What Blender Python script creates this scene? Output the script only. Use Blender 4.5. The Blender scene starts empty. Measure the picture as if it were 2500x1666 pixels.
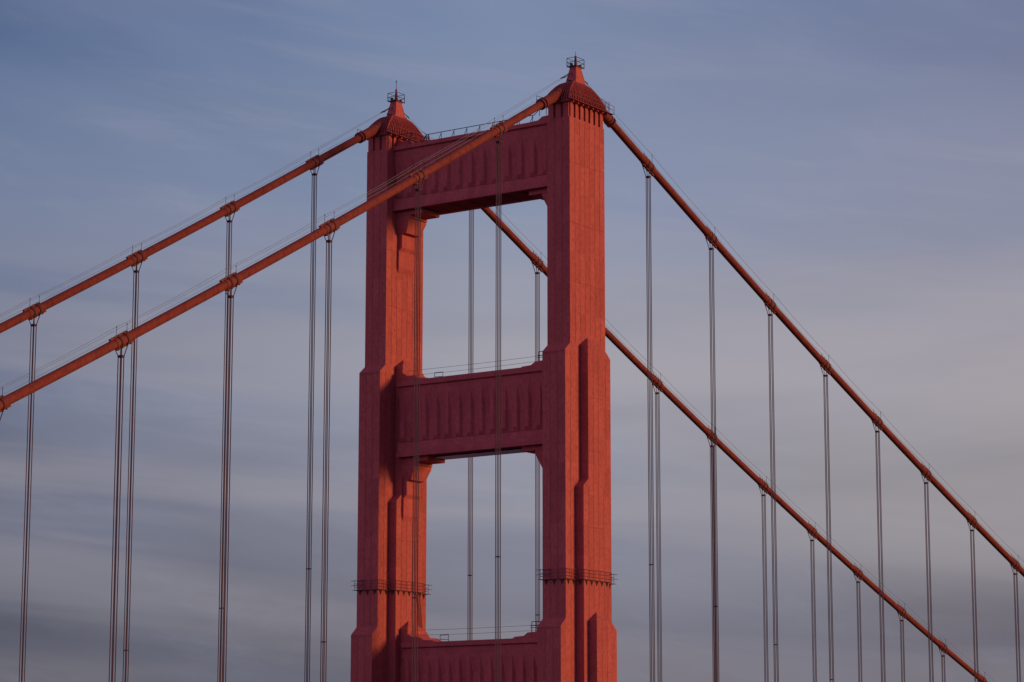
import bpy, math, random
from mathutils import Vector, Matrix
R = math.radians
random.seed(7)
scene = bpy.context.scene
ZO = 44.0                 # survey heights -> metres above the water

# ---------------------------------------------------------------- camera
cam_d = bpy.data.cameras.new("camera")
cam = bpy.data.objects.new("camera", cam_d)
scene.collection.objects.link(cam)
scene.camera = cam
yaw, pitch, roll = 0.9565851, 0.1751573, 0.000831
fw = Vector((math.sin(yaw)*math.cos(pitch), math.cos(yaw)*math.cos(pitch), math.sin(pitch)))
rt = Vector((math.cos(yaw), -math.sin(yaw), 0.0)); up = rt.cross(fw)
r2 = rt*math.cos(roll) + up*math.sin(roll); u2 = up*math.cos(roll) - rt*math.sin(roll)
m = Matrix((r2, u2, -fw)).transposed().to_4x4()
m.translation = Vector((-250.3526, -167.0126, 97.4145 + ZO))
cam.matrix_world = m
cam_d.sensor_fit = 'HORIZONTAL'; cam_d.sensor_width = 36.0
cam_d.lens = 36.0*6275.918/2500.0
cam_d.clip_start = 1.0; cam_d.clip_end = 20000.0

# ---------------------------------------------------------------- light
SUN_AZ = Vector((0.41, -0.91))       # towards the sun, on the ground plane
SUN_EL = R(10.0)
h = SUN_AZ.normalized()
sdir = Vector((h.x*math.cos(SUN_EL), h.y*math.cos(SUN_EL), math.sin(SUN_EL)))
sun_d = bpy.data.lights.new("sun", 'SUN')
sun_d.energy = 2.85; sun_d.angle = R(15.0); sun_d.color = (1.0, 0.79, 0.38)
sun = bpy.data.objects.new("sun", sun_d); scene.collection.objects.link(sun)
sun.rotation_euler = (-sdir).to_track_quat('-Z', 'Y').to_euler()
sun.location = (0, 0, 400)

w = bpy.data.worlds.new("World"); scene.world = w; w.use_nodes = True
nt = w.node_tree; nt.nodes.clear()
def N(t, **k):
    n = nt.nodes.new(t)
    for a, b in k.items(): setattr(n, a, b)
    return n
def L(a, b): nt.links.new(a, b)
def val(x): return x
def M(op, a, b=None, c=None, clamp=False):
    n = N('ShaderNodeMath', operation=op); n.use_clamp = clamp
    for i, q in enumerate((a, b, c)):
        if q is None: continue
        if isinstance(q, (int, float)): n.inputs[i].default_value = q
        else: L(q, n.inputs[i])
    return n.outputs[0]
def mixc(f, a, b, mode='MIX'):
    n = N('ShaderNodeMix', data_type='RGBA', blend_type=mode)
    for i, q in ((0, f), (6, a), (7, b)):
        if isinstance(q, (int, float)): n.inputs[i].default_value = q
        elif isinstance(q, tuple): n.inputs[i].default_value = q
        else: L(q, n.inputs[i])
    return n.outputs[2]
def lin(r, g, b):
    f = lambda c: ((c/255+0.055)/1.055)**2.4 if c > 10 else c/255/12.92
    return (f(r), f(g), f(b), 1.0)
def ramp(fac, stops, interp='EASE'):
    n = N('ShaderNodeValToRGB'); cr = n.color_ramp; cr.interpolation = interp
    while len(cr.elements) < len(stops): cr.elements.new(0.5)
    for e, (p, c) in zip(cr.elements, stops): e.position = p; e.color = c
    L(fac, n.inputs[0]); return n.outputs[0]
sky = N('ShaderNodeTexSky', sky_type='NISHITA')
sky.sun_disc = False; sky.sun_elevation = SUN_EL
sky.sun_rotation = math.atan2(h.x, h.y); sky.altitude = 100; sky.dust_density = 2.0
tc = N('ShaderNodeTexCoord'); sep = N('ShaderNodeSeparateXYZ'); L(tc.outputs['Generated'], sep.inputs[0])
dx, dy, dz = sep.outputs
# compass bearing of the bit of sky (0 = east-north-east horizon, + towards the south)
bearing = M('ADD', M('MULTIPLY', dx, rt.x), M('MULTIPLY', dy, rt.y))
bn = M('MULTIPLY_ADD', bearing, 2.5, 0.5, clamp=True)
def streak(sx, sz, tilt, scale, detail, rough, seed, lo, hi):
    z = M('ADD', dz, M('MULTIPLY', bearing, tilt))
    c = N('ShaderNodeCombineXYZ'); L(M('MULTIPLY', bearing, sx), c.inputs[0]); L(M('MULTIPLY', z, sz), c.inputs[1]); c.inputs[2].default_value = seed
    n = N('ShaderNodeTexNoise'); n.inputs['Scale'].default_value = scale; n.inputs['Detail'].default_value = detail; n.inputs['Roughness'].default_value = rough
    n.inputs['Distortion'].default_value = 0.3
    L(c.outputs[0], n.inputs['Vector'])
    mr = N('ShaderNodeMapRange'); mr.interpolation_type = 'SMOOTHSTEP'; L(n.outputs[0], mr.inputs[0])
    mr.inputs[1].default_value = lo; mr.inputs[2].default_value = hi
    return mr.outputs[0]
el = M('MULTIPLY', dz, 2.5, clamp=True)           # 0 .. 1 for elevations 0 .. 24 degrees
cold = ramp(el, [(0.0, lin(68, 67, 80)), (0.13, lin(72, 72, 85)), (0.30, lin(103, 107, 127)), (0.42, lin(102, 111, 136)), (0.60, lin(106, 122, 154)), (0.75, lin(83, 104, 143)), (1.0, lin(80, 100, 138))])
midc = ramp(el, [(0.0, lin(106, 105, 118)), (0.13, lin(116, 115, 129)), (0.22, lin(132, 132, 146)), (0.40, lin(160, 160, 172)), (0.60, lin(132, 145, 173)), (0.75, lin(120, 137, 170)), (1.0, lin(104, 122, 158))])
warm = ramp(el, [(0.0, lin(98, 92, 102)), (0.13, lin(92, 86, 95)), (0.29, lin(155, 149, 152)), (0.41, lin(168, 162, 170)), (0.56, lin(138, 141, 163)), (0.75, lin(112, 121, 154)), (1.0, lin(98, 110, 145))])
f1 = M('MULTIPLY', bn, 2.0, clamp=True); f2 = M('MULTIPLY_ADD', bn, 2.0, -1.0, clamp=True)
clear = mixc(f2, mixc(f1, cold, midc), warm)
low = ramp(el, [(0.0, (0.5, 0.5, 0.5, 1)), (0.14, (0.55, 0.55, 0.55, 1)), (0.26, (1, 1, 1, 1)), (0.40, (0.85, 0.85, 0.85, 1)), (0.58, (0.25, 0.25, 0.25, 1)), (1.0, (0.12, 0.12, 0.12, 1))])
veil = streak(2.4, 7.0, 0.35, 1.7, 4.0, 0.5, 3.1, 0.36, 0.64)
bands = streak(1.8, 20.0, 0.08, 1.6, 4.0, 0.5, 11.7, 0.42, 0.66)
dark = streak(1.5, 14.0, -0.10, 1.8, 4.0, 0.5, 27.3, 0.42, 0.68)
c1 = mixc(M('MULTIPLY', veil, 0.16), clear, lin(152, 160, 188))
c2 = mixc(M('MULTIPLY', M('MULTIPLY', bands, low), 0.34), c1, lin(172, 165, 170))
c3 = mixc(M('MULTIPLY', M('MULTIPLY', dark, low), 0.17), c2, lin(96, 102, 126))
edge = ramp(el, [(0.0, (0.1, 0.1, 0.1, 1)), (0.15, (0.25, 0.25, 0.25, 1)), (0.32, (1, 1, 1, 1)), (1.0, (0.8, 0.8, 0.8, 1))])
wisp = streak(5.0, 46.0, 0.14, 1.7, 8.0, 0.62, 41.9, 0.47, 0.74)
fleck = streak(9.0, 26.0, 0.20, 1.5, 8.0, 0.65, 57.3, 0.50, 0.78)
c3 = mixc(M('MULTIPLY', M('MULTIPLY', wisp, edge), 0.15), c3, lin(172, 170, 182))
c3 = mixc(M('MULTIPLY', fleck, 0.12), c3, lin(170, 172, 190))
# a little sky texture, then unseen sky overhead and behind shaped as fill light
over = ramp(dz, [(0.0, (0, 0, 0, 1)), (0.32, (0, 0, 0, 1)), (0.52, (1, 1, 1, 1)), (1.0, (1, 1, 1, 1))])
skys = mixc(1.0, sky.outputs[0], (0.06, 0.06, 0.06, 1), 'MULTIPLY')
c4 = mixc(0.95, skys, c3)
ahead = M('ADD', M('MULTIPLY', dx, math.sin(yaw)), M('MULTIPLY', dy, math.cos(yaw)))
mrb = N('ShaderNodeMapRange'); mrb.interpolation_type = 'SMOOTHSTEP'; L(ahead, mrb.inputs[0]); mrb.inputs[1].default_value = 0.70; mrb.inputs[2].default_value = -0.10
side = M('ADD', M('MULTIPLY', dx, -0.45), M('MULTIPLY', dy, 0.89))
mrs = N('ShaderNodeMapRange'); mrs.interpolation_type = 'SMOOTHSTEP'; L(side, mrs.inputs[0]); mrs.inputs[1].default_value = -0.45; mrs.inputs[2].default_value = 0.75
rear = mixc(mrs.outputs[0], (0.17, 0.17, 0.38, 1), (0.80, 0.80, 1.48, 1))  # made-up bright sky at the left, dim behind the camera, for the shaded faces
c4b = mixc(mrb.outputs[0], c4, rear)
c5 = mixc(over, c4b, (0.14, 0.18, 0.46, 1))
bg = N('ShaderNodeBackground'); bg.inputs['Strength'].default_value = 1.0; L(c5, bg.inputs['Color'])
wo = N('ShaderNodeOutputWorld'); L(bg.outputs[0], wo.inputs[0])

scene.view_settings.view_transform = 'Standard'; scene.view_settings.look = 'None'
scene.view_settings.gamma = 1.0; scene.view_settings.exposure = 0.0

# ---------------------------------------------------------------- materials
def paint(name, base, dirt, rough=0.8, streaks=0.5, mottling=0.25, bump=0.25, plates=0.0):
    m_ = bpy.data.materials.new(name); m_.use_nodes = True
    t = m_.node_tree; b = t.nodes['Principled BSDF']
    b.inputs['Roughness'].default_value = rough; b.inputs['Specular IOR Level'].default_value = 0.06
    tc_ = t.nodes.new('ShaderNodeTexCoord')
    def noise(scl, detail, stretch):
        mp = t.nodes.new('ShaderNodeMapping'); mp.inputs['Scale'].default_value = stretch
        t.links.new(tc_.outputs['Object'], mp.inputs[0])
        n = t.nodes.new('ShaderNodeTexNoise'); n.inputs['Scale'].default_value = scl; n.inputs['Detail'].default_value = detail
        n.inputs['Roughness'].default_value = 0.6
        t.links.new(mp.outputs[0], n.inputs['Vector']); return n.outputs[0]
    def mr(src, lo, hi, a, bb):
        n = t.nodes.new('ShaderNodeMapRange'); t.links.new(src, n.inputs[0])
        for i, v in enumerate((lo, hi, a, bb)): n.inputs[i+1].default_value = v
        return n.outputs[0]
    def mix(f, a, bb):
        n = t.nodes.new('ShaderNodeMix'); n.data_type = 'RGBA'
        for i, q in ((0, f), (6, a), (7, bb)):
            if isinstance(q, tuple): n.inputs[i].default_value = q
            else: t.links.new(q, n.inputs[i])
        return n.outputs[2]
    s = noise(1.0, 4, (1.7, 1.7, 0.16))        # rain streaks
    p = noise(0.35, 5, (1, 1, 1))              # big patches
    f = noise(3.4, 5, (1, 1, 0.7))               # fine mottling
    d4 = tuple(dirt)+(1,); b4 = tuple(base)+(1,)
    faded = tuple(min(1, c*1.18+0.003) for c in base)+(1,)
    c = mix(mr(p, 0.35, 0.68, 0, 0.55), b4, faded)
    c = mix(mr(s, 0.50, 0.74, 0, streaks), c, d4)
    c = mix(mr(f, 0.46, 0.68, 0, mottling), c, d4)
    if plates:
        vm = t.nodes.new('ShaderNodeVectorMath'); vm.operation = 'SNAP'; vm.inputs[1].default_value = (1.067, 1.067, 3.6)
        va = t.nodes.new('ShaderNodeVectorMath'); va.operation = 'ADD'; va.inputs[1].default_value = (0.533, 0.533, 0.4)
        t.links.new(tc_.outputs['Object'], va.inputs[0]); t.links.new(va.outputs[0], vm.inputs[0])
        wn = t.nodes.new('ShaderNodeTexWhiteNoise'); wn.noise_dimensions = '3D'; t.links.new(vm.outputs[0], wn.inputs['Vector'])
        c = mix(mr(wn.outputs['Value'], 0.3, 1.0, 0, plates), c, d4)
    t.links.new(c, b.inputs['Base Color'])
    if bump:
        bp = t.nodes.new('ShaderNodeBump'); bp.inputs['Strength'].default_value = bump; bp.inputs['Distance'].default_value = 0.05
        t.links.new(f, bp.inputs['Height']); t.links.new(bp.outputs[0], b.inputs['Normal'])
    return m_
ORANGE = paint("weathered_orange_paint", (0.43, 0.069, 0.054), (0.23, 0.035, 0.030), streaks=0.30, mottling=0.55, plates=0.32)
STRUT = paint("strut_orange_paint", (0.43, 0.067, 0.056), (0.25, 0.036, 0.034), streaks=0.25, mottling=0.5, plates=0.3)
SEAM = paint("seam_paint", (0.31, 0.049, 0.040), (0.22, 0.034, 0.029), streaks=0.3, bump=0)
RIB = paint("rib_paint", (0.36, 0.052, 0.042), (0.24, 0.035, 0.030), bump=0)
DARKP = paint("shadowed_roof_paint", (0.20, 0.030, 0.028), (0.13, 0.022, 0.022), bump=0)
CABLE = paint("cable_orange_paint", (0.205, 0.030, 0.020), (0.09, 0.016, 0.012), streaks=0.5, mottling=0.6)
BAND = paint("cable_band_paint", (0.20, 0.034, 0.023), (0.10, 0.019, 0.015), streaks=0.5)
RING = paint("dark_ring_paint", (0.10, 0.028, 0.024), (0.06, 0.02, 0.02), bump=0)
ROPE = paint("suspender_rope_paint", (0.11, 0.042, 0.042), (0.07, 0.034, 0.034), streaks=0.3, bump=0)
WIRE = paint("hand_rope_steel", (0.20, 0.15, 0.145), (0.13, 0.10, 0.10), streaks=0.2, bump=0)
STEEL = paint("dark_railing_steel", (0.05, 0.035, 0.045), (0.03, 0.022, 0.03), bump=0)
REDRAIL = paint("red_railing_steel", (0.27, 0.055, 0.05), (0.16, 0.035, 0.035), bump=0)
GREY = paint("grey_sheeting", (0.55, 0.55, 0.58), (0.42, 0.42, 0.45), bump=0)
LAMP = paint("lamp_red_glass", (0.35, 0.05, 0.03), (0.2, 0.03, 0.03), rough=0.25, bump=0)
ASPHALT = paint("asphalt", (0.05, 0.05, 0.05), (0.04, 0.04, 0.04), bump=0)
WATER = bpy.data.materials.new("bay_water"); WATER.use_nodes = True
_t = WATER.node_tree; _b = _t.nodes['Principled BSDF']; _b.inputs['Base Color'].default_value = (0.03, 0.05, 0.06, 1); _b.inputs['Roughness'].default_value = 0.25
_n = _t.nodes.new('ShaderNodeTexNoise'); _n.inputs['Scale'].default_value = 0.15; _n.inputs['Detail'].default_value = 4
_c = _t.nodes.new('ShaderNodeTexCoord'); _t.links.new(_c.outputs['Object'], _n.inputs['Vector'])
_bp = _t.nodes.new('ShaderNodeBump'); _bp.inputs['Strength'].default_value = 0.4; _t.links.new(_n.outputs[0], _bp.inputs['Height']); _t.links.new(_bp.outputs[0], _b.inputs['Normal'])

# ---------------------------------------------------------------- mesh helpers
class MB:
    def __init__(s): s.v = []; s.f = []
    def box(s, x0, x1, y0, y1, z0, z1):
        return s.rings([(z0, x0, x1, y0, y1), (z1, x0, x1, y0, y1)])
    def rings(s, rs):                       # stack of rectangles, closed
        b = len(s.v)
        for z, x0, x1, y0, y1 in rs:
            s.v += [(x0, y0, z), (x1, y0, z), (x1, y1, z), (x0, y1, z)]
        n = len(rs); flip = rs[-1][0] < rs[0][0]
        fs = []
        for i in range(n-1):
            for k in range(4):
                k2 = (k+1) % 4
                fs.append((b+4*i+k, b+4*i+k2, b+4*i+4+k2, b+4*i+4+k))
        fs.append((b+3, b+2, b+1, b)); t = b+4*(n-1); fs.append((t, t+1, t+2, t+3))
        s.f += [f[::-1] for f in fs] if flip else fs
        return s
    def prism(s, prof, axis, a0, a1):       # profile of 2-D points pushed along an axis ('x': (y,z) points, 'y': (x,z))
        b = len(s.v); n = len(prof)
        for a in (a0, a1):
            for p, q in prof: s.v.append((a, p, q) if axis == 'x' else (p, a, q) if axis == 'y' else (p, q, a))
        for k in range(n):
            k2 = (k+1) % n; s.f.append((b+k, b+k2, b+n+k2, b+n+k))
        s.f.append(tuple(b+k for k in range(n))[::-1]); s.f.append(tuple(b+n+k for k in range(n)))
        return s
    def tube(s, pts, r, n=6, cap=True):
        pts = [Vector(p) for p in pts]; b = len(s.v); rr = r if isinstance(r, (list, tuple)) else [r]*len(pts)
        for i, p in enumerate(pts):
            t = (pts[min(i+1, len(pts)-1)] - pts[max(i-1, 0)]).normalized()
            a = Vector((0, 0, 1)) if abs(t.z) < 0.95 else Vector((1, 0, 0))
            u = t.cross(a).normalized(); v = u.cross(t)
            for k in range(n):
                q = 2*math.pi*k/n + math.pi/n
                s.v.append(tuple(p + (u*math.cos(q) + v*math.sin(q))*rr[i]))
        for i in range(len(pts)-1):
            for k in range(n):
                k2 = (k+1) % n
                s.f.append((b+i*n+k, b+i*n+k2, b+(i+1)*n+k2, b+(i+1)*n+k))
        if cap:
            s.f.append(tuple(b+k for k in range(n))[::-1]); e = b+(len(pts)-1)*n; s.f.append(tuple(e+k for k in range(n)))
        return s
    def mesh(s, name, mat, smooth=False, off=(0, 0, 0)):
        me = bpy.data.meshes.new(name)
        me.from_pydata([(x-off[0], y-off[1], z-off[2]) for x, y, z in s.v], [], s.f)
        import bmesh
        bm = bmesh.new(); bm.from_mesh(me); bmesh.ops.recalc_face_normals(bm, faces=bm.faces); bm.to_mesh(me); bm.free()
        if smooth:
            for p in me.polygons: p.use_smooth = True
        me.materials.append(mat); return me
def link(name, data, parent=None, loc=None):
    o = bpy.data.objects.new(name, data); scene.collection.objects.link(o)
    if parent is not None: o.parent = parent
    if loc is not None: o.location = loc
    return o
def part(name, mb, mat, parent, loc=None, smooth=False, bevel=0):
    o = link(name, mb.mesh(name, mat, smooth), parent, loc)
    if bevel:
        md = o.modifiers.new("bevel", 'BEVEL'); md.width = bevel; md.segments = 1; md.limit_method = 'ANGLE'; md.angle_limit = R(40)
    return o
def tag(o, label=None, cat=None, group=None, kind=None):
    for k, v in (('label', label), ('category', cat), ('group', group), ('kind', kind)):
        if v: o[k] = v
    return o
def empty(name, loc):
    o = link(name, None, None, loc); o.empty_display_size = 2; return o
def copy_tree(o, parent=None, loc=None):
    c = o.copy(); scene.collection.objects.link(c)
    if parent is not None: c.parent = parent
    if loc is not None: c.location = loc
    for ch in o.children: copy_tree(ch, c)
    return c

# ---------------------------------------------------------------- setting
D = 27.43; TX = -0.22
mb = MB(); mb.v = [(-6000, -6000, 0), (6000, -6000, 0), (6000, 6000, 0), (-6000, 6000, 0)]; mb.f = [(0, 1, 2, 3)]
tag(link("water", mb.mesh("water", WATER)), kind='structure')
mb = MB(); mb.box(-343, 640, 1.9, D-1.9, 66.0, 67.0); mb.box(-343, 640, 1.9, 3.6, 67.004, 67.14); mb.box(-343, 640, D-3.6, D-1.9, 67.004, 67.14)
mb.box(-343, 640, -0.4, 0.4, 66.2, 67.0); mb.box(-343, 640, D-0.4, D+0.4, 66.2, 67.0)
mb.box(-343, 640, 0.4, 1.9, 66.3, 66.9); mb.box(-343, 640, D-1.9, D-0.4, 66.3, 66.9)
tag(link("road_deck", mb.mesh("road_deck", ASPHALT)), kind='structure')

# ---------------------------------------------------------------- tower
# local frame: x = 0 on the tower axis, y = 0 on the front cable plane, z = survey height
tower = empty("bridge_tower", (TX, 0, 0))
tag(tower, "tall orange red steel suspension bridge tower with two stepped legs joined by cross struts", "bridge tower")
HX, HY = 3.76, 1.62
def Z(rs): return [(r[0]+ZO,)+tuple(r[1:]) for r in rs]
def sym(z, hx, hy): return (z, -hx, hx, -hy, hy)
mb = MB()
mb.rings(Z([sym(177.15, HX, HY), sym(149.75, HX, HY), sym(148.85, 4.83, HY), sym(117.55, 4.83, HY), sym(116.6, 5.88, HY), sym(78, 5.88, HY), sym(77, 6.9, 2.6), sym(-ZO, 6.9, 2.6)]))
mb.rings(Z([sym(177.15, 3.42, 0.62), sym(178.95, 3.42, 0.62)]))          # core behind the slots
for k in range(7):                                                       # piers between the slots
    x0 = -3.54 if k == 0 else -2.67+1.067*(k-1)+0.205
    x1 = 3.54 if k == 6 else -2.67+1.067*k-0.205
    mb.box(x0, x1, -HY, HY, 177.15+ZO, 178.95+ZO)
for s in (-1, 1):
    for y0, y1 in ((-1.46, -0.70), (-0.36, 0.36), (0.70, 1.46)):
        mb.box(min(s*3.52, s*HX), max(s*3.52, s*HX), y0, y1, 177.15+ZO, 178.95+ZO)
leg = part("tower_leg", mb, ORANGE, tower, (0, 0, 0))
for s in (-1, 1):                                                        # pilasters on the outer and inner faces
    def pr(z, hx, d): return (z, -hx, hx, min(s*1.45, s*(HY+d)), max(s*1.45, s*(HY+d)))
    mb = MB()
    mb.rings(Z([pr(150.85, 0.12, 0.015), pr(149.85, 1.62, 1.067), pr(133.85, 1.62, 1.067), pr(132.95, 2.67, 1.067), pr(-ZO+3, 2.67, 1.067)]))
    part("pilaster", mb, ORANGE, leg, bevel=0.03)
    mb = MB()
    mb.rings(Z([pr(118.45, 0.1, 1.08), pr(117.45, 1.62, 2.134), pr(-ZO+4, 1.62, 2.134)]))
    part("pilaster", mb, ORANGE, leg, bevel=0.03)
# riveted cover strips over the cell seams
mb = MB()
for s in (-1, 1):
    def yb(d): return (s*(HY+d)-0.02, s*(HY+d)+0.02) if s > 0 else (s*(HY+d)-0.02, s*(HY+d)+0.02)
    for x in (-2.67, -1.6, -0.53, 0.53, 1.6, 2.67):
        y0, y1 = yb(0.0); lowz = 149.9 if abs(x) > 1.7 else 151.2
        mb.box(x-0.025, x+0.025, y0, y1, lowz+ZO, 176.9+ZO)
    for x in (-0.53, 0.53):
        y0, y1 = yb(1.067); mb.box(x-0.025, x+0.025, y0, y1, 118.8+ZO, 149.4+ZO)
    for x in (-1.6, 1.6):
        y0, y1 = yb(1.067); mb.box(x-0.025, x+0.025, y0, y1, 60+ZO, 133.0+ZO)
    for x in (-3.76, 3.76):
        y0, y1 = yb(0.0); mb.box(x-0.025, x+0.025, y0, y1, 60+ZO, 148.8+ZO)
    for x in (-0.53, 0.53):
        y0, y1 = yb(2.134); mb.box(x-0.025, x+0.025, y0, y1, 60+ZO, 117+ZO)
    for z in (171.6, 164.3, 157.2):
        y0, y1 = yb(0.006); mb.box(-3.7, 3.7, y0, y1, z-0.03+ZO, z+0.03+ZO)
    for z in (143.5, 137.2, 128.2):
        y0, y1 = yb(1.073); mb.box(-1.55, 1.55, y0, y1, z-0.03+ZO, z+0.03+ZO)
    for z in (111.5,):
        y0, y1 = yb(2.14); mb.box(-1.55, 1.55, y0, y1, z-0.03+ZO, z+0.03+ZO)
for s in (-1, 1):
    for y in (-0.53, 0.53):
        mb.box(s*HX-0.02, s*HX+0.02, y-0.025, y+0.025, 149.9+ZO, 176.9+ZO)
        mb.box(s*4.83-0.02, s*4.83+0.02, y-0.025, y+0.025, 117.7+ZO, 148.7+ZO)
        mb.box(s*5.88-0.02, s*5.88+0.02, y-0.025, y+0.025, 60+ZO, 116.5+ZO)
    mb.box(s*4.83-0.026, s*4.83+0.026, -1.6, 1.6, 148.60+ZO, 148.72+ZO)
    mb.box(s*5.88-0.026, s*5.88+0.026, -1.6, 1.6, 116.35+ZO, 116.47+ZO)
part("cell_seam", mb, SEAM, leg)

# saddle housing on the leg top
HOUSE = [(179.12, 4.15, 1.85), (179.8, 3.92, 1.76), (180.5, 3.45, 1.56), (181.0, 2.98, 1.38), (181.5, 2.45, 1.18), (181.85, 1.98, 1.0), (182.1, 1.48, 0.8), (182.24, 1.0, 0.68)]
mb = MB()
mb.rings(Z([sym(z, hx-0.16, hy-0.16) for z, hx, hy in HOUSE]))
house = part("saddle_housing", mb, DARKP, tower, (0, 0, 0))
mb = MB(); mb.rings(Z([sym(178.95, 4.02, 1.84), sym(179.02, 4.12, 1.95), sym(179.12, 4.12, 1.95)]))
for k in range(8): 
    x = -3.73+1.066*k
    for s in (-1, 1): mb.box(x-0.1, x+0.1, min(s*1.64, s*2.2), max(s*1.64, s*2.2), 178.8+ZO, 178.97+ZO)
part("cornice", mb, ORANGE, house, bevel=0.02)
mb = MB()
def fin(pts_in, pts_out, wdt, axis):
    b = len(mb.v); n = len(pts_in)
    for sgn in (-1, 1):
        for P in (pts_in, pts_out):
            for p in P:
                q = list(p); q[axis] += sgn*wdt/2; mb.v.append(tuple(q))
    for i in range(n-1):
        a, o = b+i, b+n+i; a2, o2 = b+2*n+i, b+3*n+i
        mb.f.append((a, a+1, o+1, o)); mb.f.append((a2, o2, o2+1, a2+1))
        mb.f.append((o, o+1, o2+1, o2))
    mb.f.append((b, b+n, b+3*n, b+2*n)); mb.f.append((b+n-1, b+3*n-1+0, b+4*n-1, b+2*n-1))
for s in (-1, 1):
    for k in range(23):
        t = -1+2*k/22
        fin([(t*(hx-0.05), s*(hy-0.18), z+ZO) for z, hx, hy in HOUSE], [(t*(hx-0.02), s*(hy+0.06), z+ZO) for z, hx, hy in HOUSE], 0.075, 0)
    for k in range(11):
        t = -1+2*k/10
        fin([(s*(hx-0.18), t*(hy-0.05), z+ZO) for z, hx, hy in HOUSE[:-1]], [(s*(hx+0.06), t*(hy-0.02), z+ZO) for z, hx, hy in HOUSE[:-1]], 0.075, 1)
part("roof_rib", mb, RIB, house)
mb = MB(); mb.rings(Z([sym(182.0, 1.22, 0.88), sym(182.3, 1.06, 0.75), sym(184.1, 0.58, 0.47), sym(184.16, 0.66, 0.55), sym(184.22, 0.66, 0.55)]))
spire = part("spire", mb, ORANGE, house, bevel=0.02)
for a_, b_ in ((-1.75, -1.0), (1.0, 1.55)):
    mb = MB(); mb.box(a_, b_, -0.14, 0.14, 182.3+ZO, 182.38+ZO); part("floodlight_arm", mb, STEEL, house)
# walkway round the housing
WX, WY = 4.75, 2.45
for s in (-1, 1):
    mb = MB(); mb.box(-WX, WX, min(s*1.97, s*WY), max(s*1.97, s*WY), 179.03+ZO, 179.08+ZO)
    part("walkway", mb, REDRAIL, house)
    mb = MB()
    for zz in (0.5, 0.97): mb.tube([(-WX, s*WY, 179.08+zz+ZO), (WX, s*WY, 179.08+zz+ZO)], 0.028, 5)
    for k in range(10):
        x = -WX+2*WX*k/9; mb.tube([(x, s*WY, 179.05+ZO), (x, s*WY, 180.05+ZO+(0.4 if k in (2, 5, 8) else 0))], 0.03, 5)
    part("walkway_railing", mb, REDRAIL, house)
mb = MB()
for s in (1,):                                                     # landing where the cable walk starts
    for y in (-0.95, 0.95):
        mb = MB()
        mb.tube([(s*4.2, y, 181.15+ZO), (s*5.75, y, 180.9+ZO), (s*5.75, y, 179.85+ZO)], 0.035, 5)
        mb.tube([(s*5.1, y, 181.0+ZO), (s*5.1, y, 180.1+ZO)], 0.03, 5)
        mb.tube([(s*4.6, y, 180.55+ZO), (s*5.9, y, 180.35+ZO)], 0.025, 5)
        part("landing_railing", mb, STEEL, house)


# beacon cage
cage = MB(); CX, CY, z0, z1 = 0.88, 0.66, 184.22, 185.3
cage.box(-CX, CX, -CY, CY, z0+ZO, z0+0.07+ZO)
for a in (-1, 1):
    for b in (-1, 1): cage.tube([(a*CX, b*CY, z0-0.05+ZO), (a*CX, b*CY, z1+ZO)], 0.045, 5)
for zz in (z0+0.55, z1):
    for a in (-1, 1):
        cage.tube([(-CX, a*CY, zz+ZO), (CX, a*CY, zz+ZO)], 0.035, 5); cage.tube([(a*CX, -CY, zz+ZO), (a*CX, CY, zz+ZO)], 0.035, 5)
for a in (-1, 1):
    cage.tube([(-CX, a*CY, z0+0.1+ZO), (0, a*CY, z0+0.55+ZO)], 0.02, 4); cage.tube([(a*CX, CY, z0+0.1+ZO), (a*CX, 0, z0+0.55+ZO)], 0.02, 4)
bc = part("beacon_cage", cage, STEEL, tower, (0, 0, 0))
mb = MB(); mb.tube([(0, 0, z0+0.05+ZO), (0, 0, z0+1.25+ZO)], [0.2, 0.14], 8)
part("beacon_post", mb, DARKP, bc)
mb = MB(); mb.tube([(0, 0, z0+1.25+ZO), (0, 0, z0+1.45+ZO), (0, 0, z0+1.55+ZO)], [0.14, 0.12, 0.03], 8)
part("beacon_lamp", mb, LAMP, bc)
mb = MB(); mb.tube([(0, 0, z0+1.5+ZO), (0, 0, z0+2.0+ZO)], 0.03, 5)
lr = part("lightning_rod", mb, STEEL, bc)
mb = MB(); mb.box(-0.62, -0.42, 0.1, 0.4, z0+0.1+ZO, z0+0.5+ZO); part("floodlight", mb, STEEL, bc)
mb = MB(); mb.box(0.4, 0.62, -0.45, -0.2, z0+0.12+ZO, z0+0.42+ZO); part("floodlight", mb, STEEL, bc)

# the far leg, its housing and its cage are the same again
copy_tree(leg, tower, (0, D, 0)); copy_tree(house, tower, (0, D, 0))
bc2 = copy_tree(bc, tower, (0, D, 0))
for ch in bc2.children:
    if ch.name.startswith("lightning_rod"):
        mb = MB(); mb.tube([(0, 0, z0+1.5+ZO), (0, 0, z0+2.55+ZO), (0, 0, z0+2.6+ZO), (0, 0, z0+2.85+ZO)], [0.035, 0.03, 0.07, 0.06], 5); ch.data = mb.mesh("lightning_rod", STEEL)
    if ch.name.startswith("beacon_post"):
        mb = MB(); mb.tube([(0, 0, z0+0.05+ZO), (0, 0, z0+1.0+ZO), (0, 0, z0+1.75+ZO)], [0.26, 0.18, 0.05], 8); ch.data = mb.mesh("beacon_post", DARKP)
    if ch.name.startswith("beacon_lamp"):
        ch.location = (0, 0, 0.25)

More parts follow.
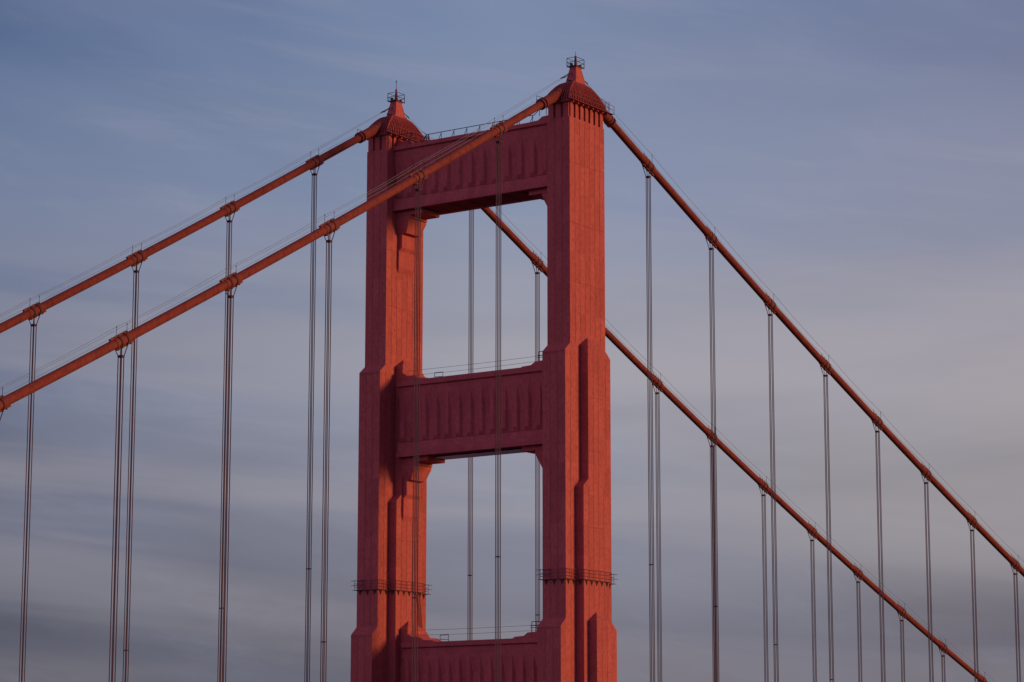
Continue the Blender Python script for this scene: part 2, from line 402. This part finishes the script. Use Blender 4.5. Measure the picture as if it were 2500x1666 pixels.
# ---------------------------------------------------------------- portal struts
def strut(zt, zc, zp, zl, face, rail):
    """zt top, zc cornice underside, zp foot of the fluting, zl underside; face = y of the leg faces it meets"""
    y0, y1 = face, D-face
    H = 2.2
    st = MB()
    st.box(-H+0.35, H-0.35, y0-0.3, y1+0.3, zl+0.35+ZO, zt-0.1+ZO)
    o = part("portal_strut", st, STRUT, tower)
    # cornice band with its sloping soffit, and the plain band under it
    mb = MB()
    for s in (-1, 1):
        prof = [(s*(H-0.4), zt+ZO), (s*(H+0.42), zt+ZO), (s*(H+0.42), zc+0.14+ZO), (s*(H+0.1), zc+ZO), (s*(H-0.4), zc+ZO)]
        mb.prism(prof, 'y', y0-0.2, y1+0.2)
    mb.box(-H+0.41, H-0.41, y0-0.2, y1+0.2, zt-0.12+ZO, zt-0.02+ZO)
    part("cornice_band", mb, STRUT, o)
    mb = MB()
    for s in (-1, 1):
        mb.prism([(s*(H-0.36), zc-0.006+ZO), (s*(H+0.1), zc-0.006+ZO), (s*(H+0.1), zc-1.2+ZO), (s*(H-0.36), zc-1.55+ZO)], 'y', y0-0.2, y1+0.2)
    part("plain_band", mb, STRUT, o)
    # folded fluting
    mb = MB(); n = 13; pitch = (y1-y0)/n
    for s in (-1, 1):
        ztop = zc-1.2+ZO; zb = zp+ZO
        pts = []
        for k in range(n):
            a = y0+k*pitch
            pts += [(a+0.03*pitch, 0), (a+0.42*pitch, 0), (a+0.58*pitch, 0.30), (a+0.87*pitch, 0.30)]
        pts.append((y1, 0)); pts.insert(0, (y0, 0))
        b = len(mb.v)
        n_ = len(pts)
        for row in ((zb, lambda d: 0.0), (None, None), (ztop-1.9, lambda d: d), (ztop+0.02, lambda d: 0.315)):
            for y, d in pts:
                if row[0] is None: mb.v.append((s*(H-0.22+d), y, zb+0.45*d/0.30))
                else: mb.v.append((s*(H-0.22+row[1](d)), y, row[0]))
        for r_ in range(3):
            for i in range(n_-1): mb.f.append((b+r_*n_+i, b+r_*n_+i+1, b+(r_+1)*n_+i+1, b+(r_+1)*n_+i))
    part("fluted_panel", mb, STRUT, o)
    # lower girder band, leaning outwards to a lip
    mb = MB()
    for s in (-1, 1):
        mb.prism([(s*(H-0.36), zp+0.02+ZO), (s*(H-0.02), zp-0.12+ZO), (s*(H+0.30), zl+0.40+ZO), (s*(H+0.42), zl+0.34+ZO), (s*(H+0.42), zl+ZO), (s*(H-0.1), zl+ZO), (s*(H-0.36), zl+0.36+ZO)], 'y', y0-0.2, y1+0.2)
    part("lower_band", mb, STRUT, o)
    # underside plates between the girders
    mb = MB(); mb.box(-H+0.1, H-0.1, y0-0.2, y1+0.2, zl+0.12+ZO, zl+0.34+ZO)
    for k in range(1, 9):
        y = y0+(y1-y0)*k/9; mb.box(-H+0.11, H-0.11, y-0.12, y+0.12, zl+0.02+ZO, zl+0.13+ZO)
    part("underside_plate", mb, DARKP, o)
    # stepped blocks on top against the legs, and stepped corbels beneath
    for sgn, yf in ((1, y0), (-1, y1)):
        mb = MB()
        prof = [(0, zt-0.02), (0, zt+1.25), (0.9, zt+0.72), (2.0, zt+0.68), (2.6, zt+0.30), (3.9, zt+0.24), (4.3, zt-0.02)]
        mb.prism([(yf+sgn*a, z+ZO) for a, z in prof], 'x', -H+0.3, H-0.3)
        part("top_step", mb, STRUT, o)
        mb = MB()
        mb.prism([(yf+sgn*a, z+ZO) for a, z in ((-0.15, zl-0.003), (4.05, zl-0.003), (4.05, zl-0.56), (-0.15, zl-0.56))], 'x', -H+0.42, H-0.42)
        mb.prism([(yf+sgn*a, z+ZO) for a, z in ((-0.15, zl-0.563), (2.15, zl-0.563), (2.15, zl-0.95), (-0.15, zl-0.95))], 'x', -H+0.46, H-0.46)
        def cr(z, hx, d): return (z, -hx, hx, min(yf-sgn*0.15, yf+sgn*d), max(yf-sgn*0.15, yf+sgn*d))
        mb.rings(Z([cr(zl-0.953, 1.82, 1.95), cr(zl-1.2, 1.82, 1.95), cr(zl-2.75, 1.42, 1.28), cr(zl-2.78, 1.42, 0.60), cr(zl-4.50, 1.42, 0.60), cr(zl-4.95, 1.60, 0.29), cr(zl-7.05, 1.64, 0.29), cr(zl-7.7, 1.40, 0.01)]))
        part("stepped_bracket", mb, STRUT, o, bevel=0.02)
    # railing
    mb = MB(); pass
    for g in (RAIL(zt, y0, y1, rail)): part('guard_rail', g, STEEL, o)
    return o
def RAIL(zt, y0, y1, kind):
    out_ = []
    if kind == 'rigid':
        for x in (-2.15, 2.15):
            mb = MB(); out_.append(mb)
            mb.tube([(x, y0+3, zt+0.95+ZO), (x, y1-5.0, zt+0.95+ZO)], 0.05, 5)
            for k in range(9):
                y = y0+3.2+(y1-y0-8.4)*k/8
                mb.tube([(x, y, zt+ZO), (x, y, zt+0.95+ZO)], 0.045, 5); mb.tube([(x, y+0.45, zt+ZO), (x, y, zt+0.85+ZO)], 0.035, 5)
            # ladder hoops down to the roof beside the rear housing
            mb.tube([(x, y1-5.0, zt+0.95+ZO), (x, y1-4.3, zt+0.3+ZO)], 0.045, 5)
            mb.tube([(x, y1-0.6, zt+1.6+ZO), (x, y1-2.9, zt+1.5+ZO), (x, y1-4.4, zt+0.7+ZO)], 0.05, 5)
            for q in (1.9, 2.5, 3.1): mb.tube([(x, y1-2.6, zt+1.5+ZO), (x, y1-q, zt+0.2+ZO)], 0.045, 5)
            mb.tube([(x, y1-1.2, zt+0.9+ZO), (x, y1-3.4, zt+0.8+ZO)], 0.04, 5)
            for q in (4.2, 4.6, 5.1, 5.6): mb.tube([(x, y1-4.7, zt+0.85+ZO), (x, y1-q, zt+ZO)], 0.045, 5)
            mb.tube([(x, y0+0.3, zt+1.75+ZO), (x, y0+2.2, zt+1.55+ZO), (x, y0+3, zt+0.95+ZO)], 0.045, 5)
            mb.tube([(x, y0+1.2, zt+0.7+ZO), (x, y0+1.2, zt+1.65+ZO)], 0.04, 5); mb.tube([(x, y0+2.2, zt+0.7+ZO), (x, y0+2.2, zt+1.55+ZO)], 0.04, 5)
    else:
        for x, a, b in ((-0.3, 1.65, 1.03),):
            for q in (a, b):
                mb = MB(); out_.append(mb)
                pts = []
                for k in range(9):
                    t = k/8; pts.append((x, y0-0.1+(y1-y0+0.2)*t, zt+q-0.08*math.sin(math.pi*t)+ZO))
                mb.tube(pts, 0.022, 4)
        x = -1.2
        for ya, yb, hh in ((y1-5.85, y1-4.6, 0.85),):
            mb = MB(); out_.append(mb)
            mb.tube([(x, ya, zt+ZO), (x, ya, zt+hh+ZO), (x, yb, zt+hh+ZO), (x, yb, zt+ZO)], 0.05, 5)
            mb.tube([(x, ya, zt+0.35*hh+ZO), (x, yb, zt+0.42*hh+ZO)], 0.035, 5)
        for xx in (-1.2, 0.6):
            mb = MB(); out_.append(mb)
            mb.tube([(xx, y0+1.9, zt+0.7+ZO), (xx, y0+1.9, zt+1.95+ZO), (xx, y0+0.1, zt+1.95+ZO)], 0.055, 5)
            for q in (1.25, 1.5): mb.tube([(xx, y0+2.1, zt+q+ZO), (xx, y0+0.1, zt+q+ZO)], 0.04, 5)
            mb.tube([(xx, y0+1.2, zt+0.9+ZO), (xx, y0+1.2, zt+1.95+ZO)], 0.04, 5)
    return out_
s1 = strut(177.6, 176.98, 171.0, 169.35, HY, 'rigid')
s2 = strut(147.68, 146.9, 140.2, 138.28, HY+1.067, 'rope')
s3 = strut(115.6, 114.9, 108.0, 106.1, HY+2.134, 'rope')
mb = MB(); mb.box(-0.35, 2.02, HY+5.6, D-HY-5.2, 138.28-0.10+ZO, 138.28-0.03+ZO)
part("grey_sheeting", mb, GREY, s2)
# access ladder on the inner face of the rear leg
mb = MB(); ly = D-HY-1.067-0.12
for dxx in (0.0, 0.42):
    mb.tube([(1.45+dxx, ly, 122.0+ZO), (2.15+dxx*1.2, ly, 116.9+ZO)], 0.04, 5)
for k in range(17):
    t = k/16; x = 1.45+0.7*t; z = 122.0-5.1*t
    mb.tube([(x, ly, z+ZO), (x+0.42+0.08*t, ly, z+ZO)], 0.025, 4)
part("access_ladder", mb, STEEL, tower)

# ---------------------------------------------------------------- work platforms hung round the legs
def outline(o):
    a, b, c, d = 4.83+o, HY+o, 2.67+o, HY+1.067+o
    return [(-a, -b), (-c, -b), (-c, -d), (c, -d), (c, -b), (a, -b), (a, b), (c, b), (c, d), (-c, d), (-c, b), (-a, b)]
plat = empty("work_platform", (TX, 0, 0))
tag(plat, "narrow railed work platform ringing the taller front tower leg below the middle strut", "work platform", "work platforms ringing the tower legs")
ZD = 122.0+ZO
inn, out = outline(0.03), outline(0.2)
mb = MB(); n = 12; b = len(mb.v)
for P, z in ((inn, ZD), (out, ZD), (out, ZD+0.06), (inn, ZD+0.06)):
    for x, y in P: mb.v.append((x, y, z))
for r in range(4):
    for k in range(n):
        k2 = (k+1) % n; r2_ = (r+1) % 4
        mb.f.append((r*n+k, r*n+k2, r2_*n+k2, r2_*n+k))
part("platform_deck", mb, RING, plat)
mb = MB()
for zz in (0.42, 0.82, 1.2):
    mb.tube([(x, y, ZD+zz) for x, y in out]+[(out[0][0], out[0][1], ZD+zz)], 0.03, 4)
for k in range(n):
    (x0, y0), (x1, y1) = out[k], out[(k+1) % n]; ln = math.hypot(x1-x0, y1-y0); c = max(1, round(ln/1.1))
    for i in range(c):
        t = i/c; mb.tube([(x0+(x1-x0)*t, y0+(y1-y0)*t, ZD), (x0+(x1-x0)*t, y0+(y1-y0)*t, ZD+1.25)], 0.03, 4)
part("platform_railing", mb, REDRAIL, plat)
for zz in (0.05, 0.62, 1.18):
    e = 0.55 if zz < 0.1 else 0.8
    for P in (((-5.08, 0.2, ZD+zz), (-5.08, HY-0.1+e, ZD+zz)), ((4.2, -HY-0.26, ZD+zz), (4.9+e, -HY-0.26, ZD+zz))):
        mb = MB(); mb.tube(P, 0.04, 4); part("scaffold_pole", mb, STEEL, plat)
mb = MB()
for k in range(n):
    (x0, y0), (x1, y1) = inn[k], inn[(k+1) % n]; (u0, w0), (u1, w1) = out[k], out[(k+1) % n]
    ln = math.hypot(x1-x0, y1-y0); c = max(1, int(ln/1.07)); 
    nx, ny = (y1-y0)/ln, -(x1-x0)/ln
    for i in range(c):
        t = (i+0.5)/c; px, py = x0+(x1-x0)*t, y0+(y1-y0)*t; tx, ty = (x1-x0)/ln*0.33, (y1-y0)/ln*0.33
        mb = MB(); bb = 0                    # triangular gusset, wide at the deck
        mb.v += [(px-tx-nx*0.02, py-ty-ny*0.02, ZD-0.003), (px+tx-nx*0.02, py+ty-ny*0.02, ZD-0.003), (px+nx*0.22, py+ny*0.22, ZD-0.003), (px, py, ZD-0.62)]
        mb.f += [(bb, bb+1, bb+2), (bb, bb+3, bb+1), (bb+1, bb+3, bb+2), (bb+2, bb+3, bb)]
        part("bracket", mb, RING, plat)

plat2 = copy_tree(plat, None, (TX, D, 0))
plat2['label'] = "narrow railed work platform ringing the lower looking rear tower leg at left"

# ---------------------------------------------------------------- main cables
Z0, SL, SR, CC, OL, OR_, SP = 182.58535, 0.5867696, 0.4486824, 3.70597e-4, 16.2144, 16.0994, 15.24
SADW = 2.0
def cz(x):
    s = SL if x < 0 else SR
    return Z0 - s*(math.sqrt(x*x+SADW*SADW)) + s*SADW*math.exp(-abs(x)/12.0)*0.0 + CC*x*x + ZO
def slope(x): return (cz(x+0.05)-cz(x-0.05))/0.1
def kx(side, k): return -(OL+SP*(k-1)+(0.28 if k == 6 else 0)) if side == 'L' else OR_+SP*(k-1)
xs = [-230+5*i for i in range(43)] + [-15, -12, -9, -7, -5, -4, -3, -2, -1, 0, 1, 2, 3, 4, 5, 7, 9, 12] + [15+5*i for i in range(100)]
xs = sorted(set(xs))
# cable band meshes in a frame with x along the cable
mb = MB(); mb.tube([(-1.1, 0, 0), (-1.05, 0, 0), (1.05, 0, 0), (1.1, 0, 0)], [0.47, 0.52, 0.52, 0.47], 20)
mb.prism([(-1.45, 0.45), (-1.5, 0.66), (0.95, 0.66), (1.1, 0.55), (1.1, 0.45)], 'y', -0.13, 0.13)
mb.prism([(1.5, -0.45), (1.6, -0.62), (-0.95, -0.66), (-1.1, -0.55), (-1.1, -0.45)], 'y', -0.13, 0.13)
for i in range(4):
    for s in (-1, 1): mb.tube([(-0.9+0.6*i, -0.24, s*0.63), (-0.9+0.6*i, 0.24, s*0.63)], 0.05, 5)
BAND_ME = mb.mesh("cable_band", BAND)
mb = MB()
mb.tube([(-0.09, 0, 0), (-0.08, 0, 0), (0.08, 0, 0), (0.09, 0, 0)], [0.52, 0.60, 0.60, 0.52], 18)
RING_ME = mb.mesh("rope_saddle", RING)
mb = MB(); mb.tube([(0, 0, 0), (0, 0, 1.42)], 0.024, 5); mb.tube([(0, 0, 1.40), (0, 0, 1.52)], 0.05, 5)
POST_ME = mb.mesh("rope_stanchion", STEEL)
def cable(name, y, label, ks):
    root = empty(name, (0, y, 0))
    tag(root, label, "main cable", "main cables draped over the tower")
    mb = MB(); mb.tube([(x, 0, cz(x)) for x in xs], 0.465, 18)
    part("cable_strand", mb, CABLE, root, smooth=True)
    # sleeve and collar where the cable enters the saddle housing
    for s in (-1, 1):
        mb = MB()
        mb.tube([(s*q, 0, cz(s*q)) for q in (3.0, 4.0, 5.0, 6.0, 7.2)], [0.70, 0.68, 0.64, 0.61, 0.58], 18)
        for q in (4.1, 7.1, 7.6): 
            d = Vector((1, 0, slope(s*q))).normalized(); c = Vector((s*q, 0, cz(s*q)))
            mb.tube([c-d*0.14, c-d*0.12, c+d*0.12, c+d*0.14], [0.56, 0.69 if q > 5 else 0.74, 0.69 if q > 5 else 0.74, 0.56], 18)
        part("cable_sleeve", mb, BAND if s > 0 else CABLE, root)
    for side, k in ks:
        x = kx(side, k); a = math.atan(slope(x))
        o = link("cable_band", BAND_ME, root, (x, 0, cz(x))); o.rotation_euler = (0, -a, 0)
        for q in (-0.45, 0.45):
            link("rope_saddle", RING_ME, o, (q, 0, 0))
        for q, yy in ((-0.33, 0.42), (0.33, -0.42)):
            p_ = link("rope_stanchion", POST_ME, o, (q*math.cos(a), yy, 0.0)); p_.rotation_euler = (0, a, 0)
    # hand ropes from stanchion to stanchion, then up to the spire
    for yy in (0.42, -0.42):
        for side in 'LR':
            kk = sorted({k for sd, k in ks if sd == side} | set(range(1, 12)))
            if side == 'R': kk = sorted(set(kk) | {12, 13})
            pts = [((-0.74 if side == 'L' else 0.62)+TX, 0.36 if yy > 0 else 0.02, (183.45 if side == 'L' else 183.6)+ZO)]
            for k in kk:
                x = kx(side, k)+(0.33 if yy < 0 else -0.33)*math.cos(math.atan(slope(kx(side, k)))); pz = cz(kx(side, k))+1.46+(x-kx(side, k))*slope(kx(side, k))*1.0
                q = pts[-1]
                if k > kk[0]:
                    for t in (0.25, 0.5, 0.75):
                        pts.append((q[0]+(x-q[0])*t, q[1]+(yy-q[1])*t, q[2]+(pz-q[2])*t-0.16*4*t*(1-t)))
                pts.append((x, yy, pz))
            mb = MB(); mb.tube(pts, 0.020, 4)
            a_, b_ = Vector(pts[0]), Vector(pts[1]); d_ = (b_-a_).normalized()
            part("hand_rope", mb, WIRE, root); mb = MB()
            mb.tube([a_, a_+d_*0.25, a_+d_*1.5, a_+d_*1.7], [0.03, 0.05, 0.045, 0.06], 5); mb.tube([a_+d_*1.7, a_+d_*2.2], 0.075, 5)
            part("turnbuckle", mb, STEEL, root)
    mb = MB(); mb.tube([(x, -0.15, cz(x)+0.80) for x in xs if x < -7], 0.018, 4)
    part("conduit", mb, WIRE, root)
    return root
KN = [('L', k) for k in range(1, 7)] + [('R', k) for k in range(1, 9)]
KF = [('L', k) for k in range(1, 5)] + [('R', k) for k in (1, 2, 4, 5, 6, 7, 8, 9, 10, 11)]
cable("main_cable", 0.0, "thick orange main cable in front, crossing over the top strut to the taller spire", KN)
cable("main_cable", D, "thick orange main cable behind, running over the shorter looking rear spire", KF)

# ---------------------------------------------------------------- suspenders
ORD = ['zeroth', 'first', 'second', 'third', 'fourth', 'fifth', 'sixth', 'seventh', 'eighth', 'ninth', 'tenth']
def suspender(side, k, y, label):
    x = kx(side, k); ct = cz(x); zb = 67.0
    root = empty("suspender", (x, y, zb))
    tag(root, label, "suspender rope", "suspender ropes hanging from the main cables")
    jx = random.uniform(-0.01, 0.01)
    sl = slope(x); zc = ct-1.5
    for a in (-1, 1):
        for b in (-1, 1):
            mb = MB()
            xa = 0.47*a; top = ct+xa*sl-0.10-zb
            mb.tube([(0.156*a+jx, 0.215*b, -0.3), (0.156*a, 0.215*b, zc-zb), (xa, 0.50*b, top-0.25), (xa, 0.52*b, top)], 0.050, 6)
            part("rope", mb, ROPE, root)
    mb = MB(); mb.box(-0.23, 0.23, -0.28, 0.28, zc-zb-0.11, zc-zb+0.11)
    part("rope_collar", mb, RING, root, bevel=0.03)
    zs = 125.0-0.64*(175.0-(ct-ZO))+ZO-zb
    mb = MB(); mb.box(-0.20, 0.20, -0.26, 0.26, zs-0.05, zs+0.05)
    part("rope_spacer", mb, STEEL, root)
for k in range(1, 7):
    suspender('L', k, 0, "dark suspender rope set on the front cable, %s one left of its spire" % ORD[k])
for k in range(1, 9):
    suspender('R', k, 0, "dark suspender rope set on the front cable, %s one right of its spire" % ORD[k])
for k in range(1, 5):
    suspender('L', k, D, "dark suspender rope set on the rear cable, %s one left of its spire" % ORD[k])
suspender('R', 1, D, "rear cable suspender seen through the tower portal, left of the other one there")
suspender('R', 2, D, "rear cable suspender seen through the tower portal, right beside the front leg")
for i, k in enumerate((4, 5, 6, 7, 8, 9, 10, 11)):
    suspender('R', k, D, "rear cable suspender rope set, %s one to the right of the front leg" % ORD[i+1])
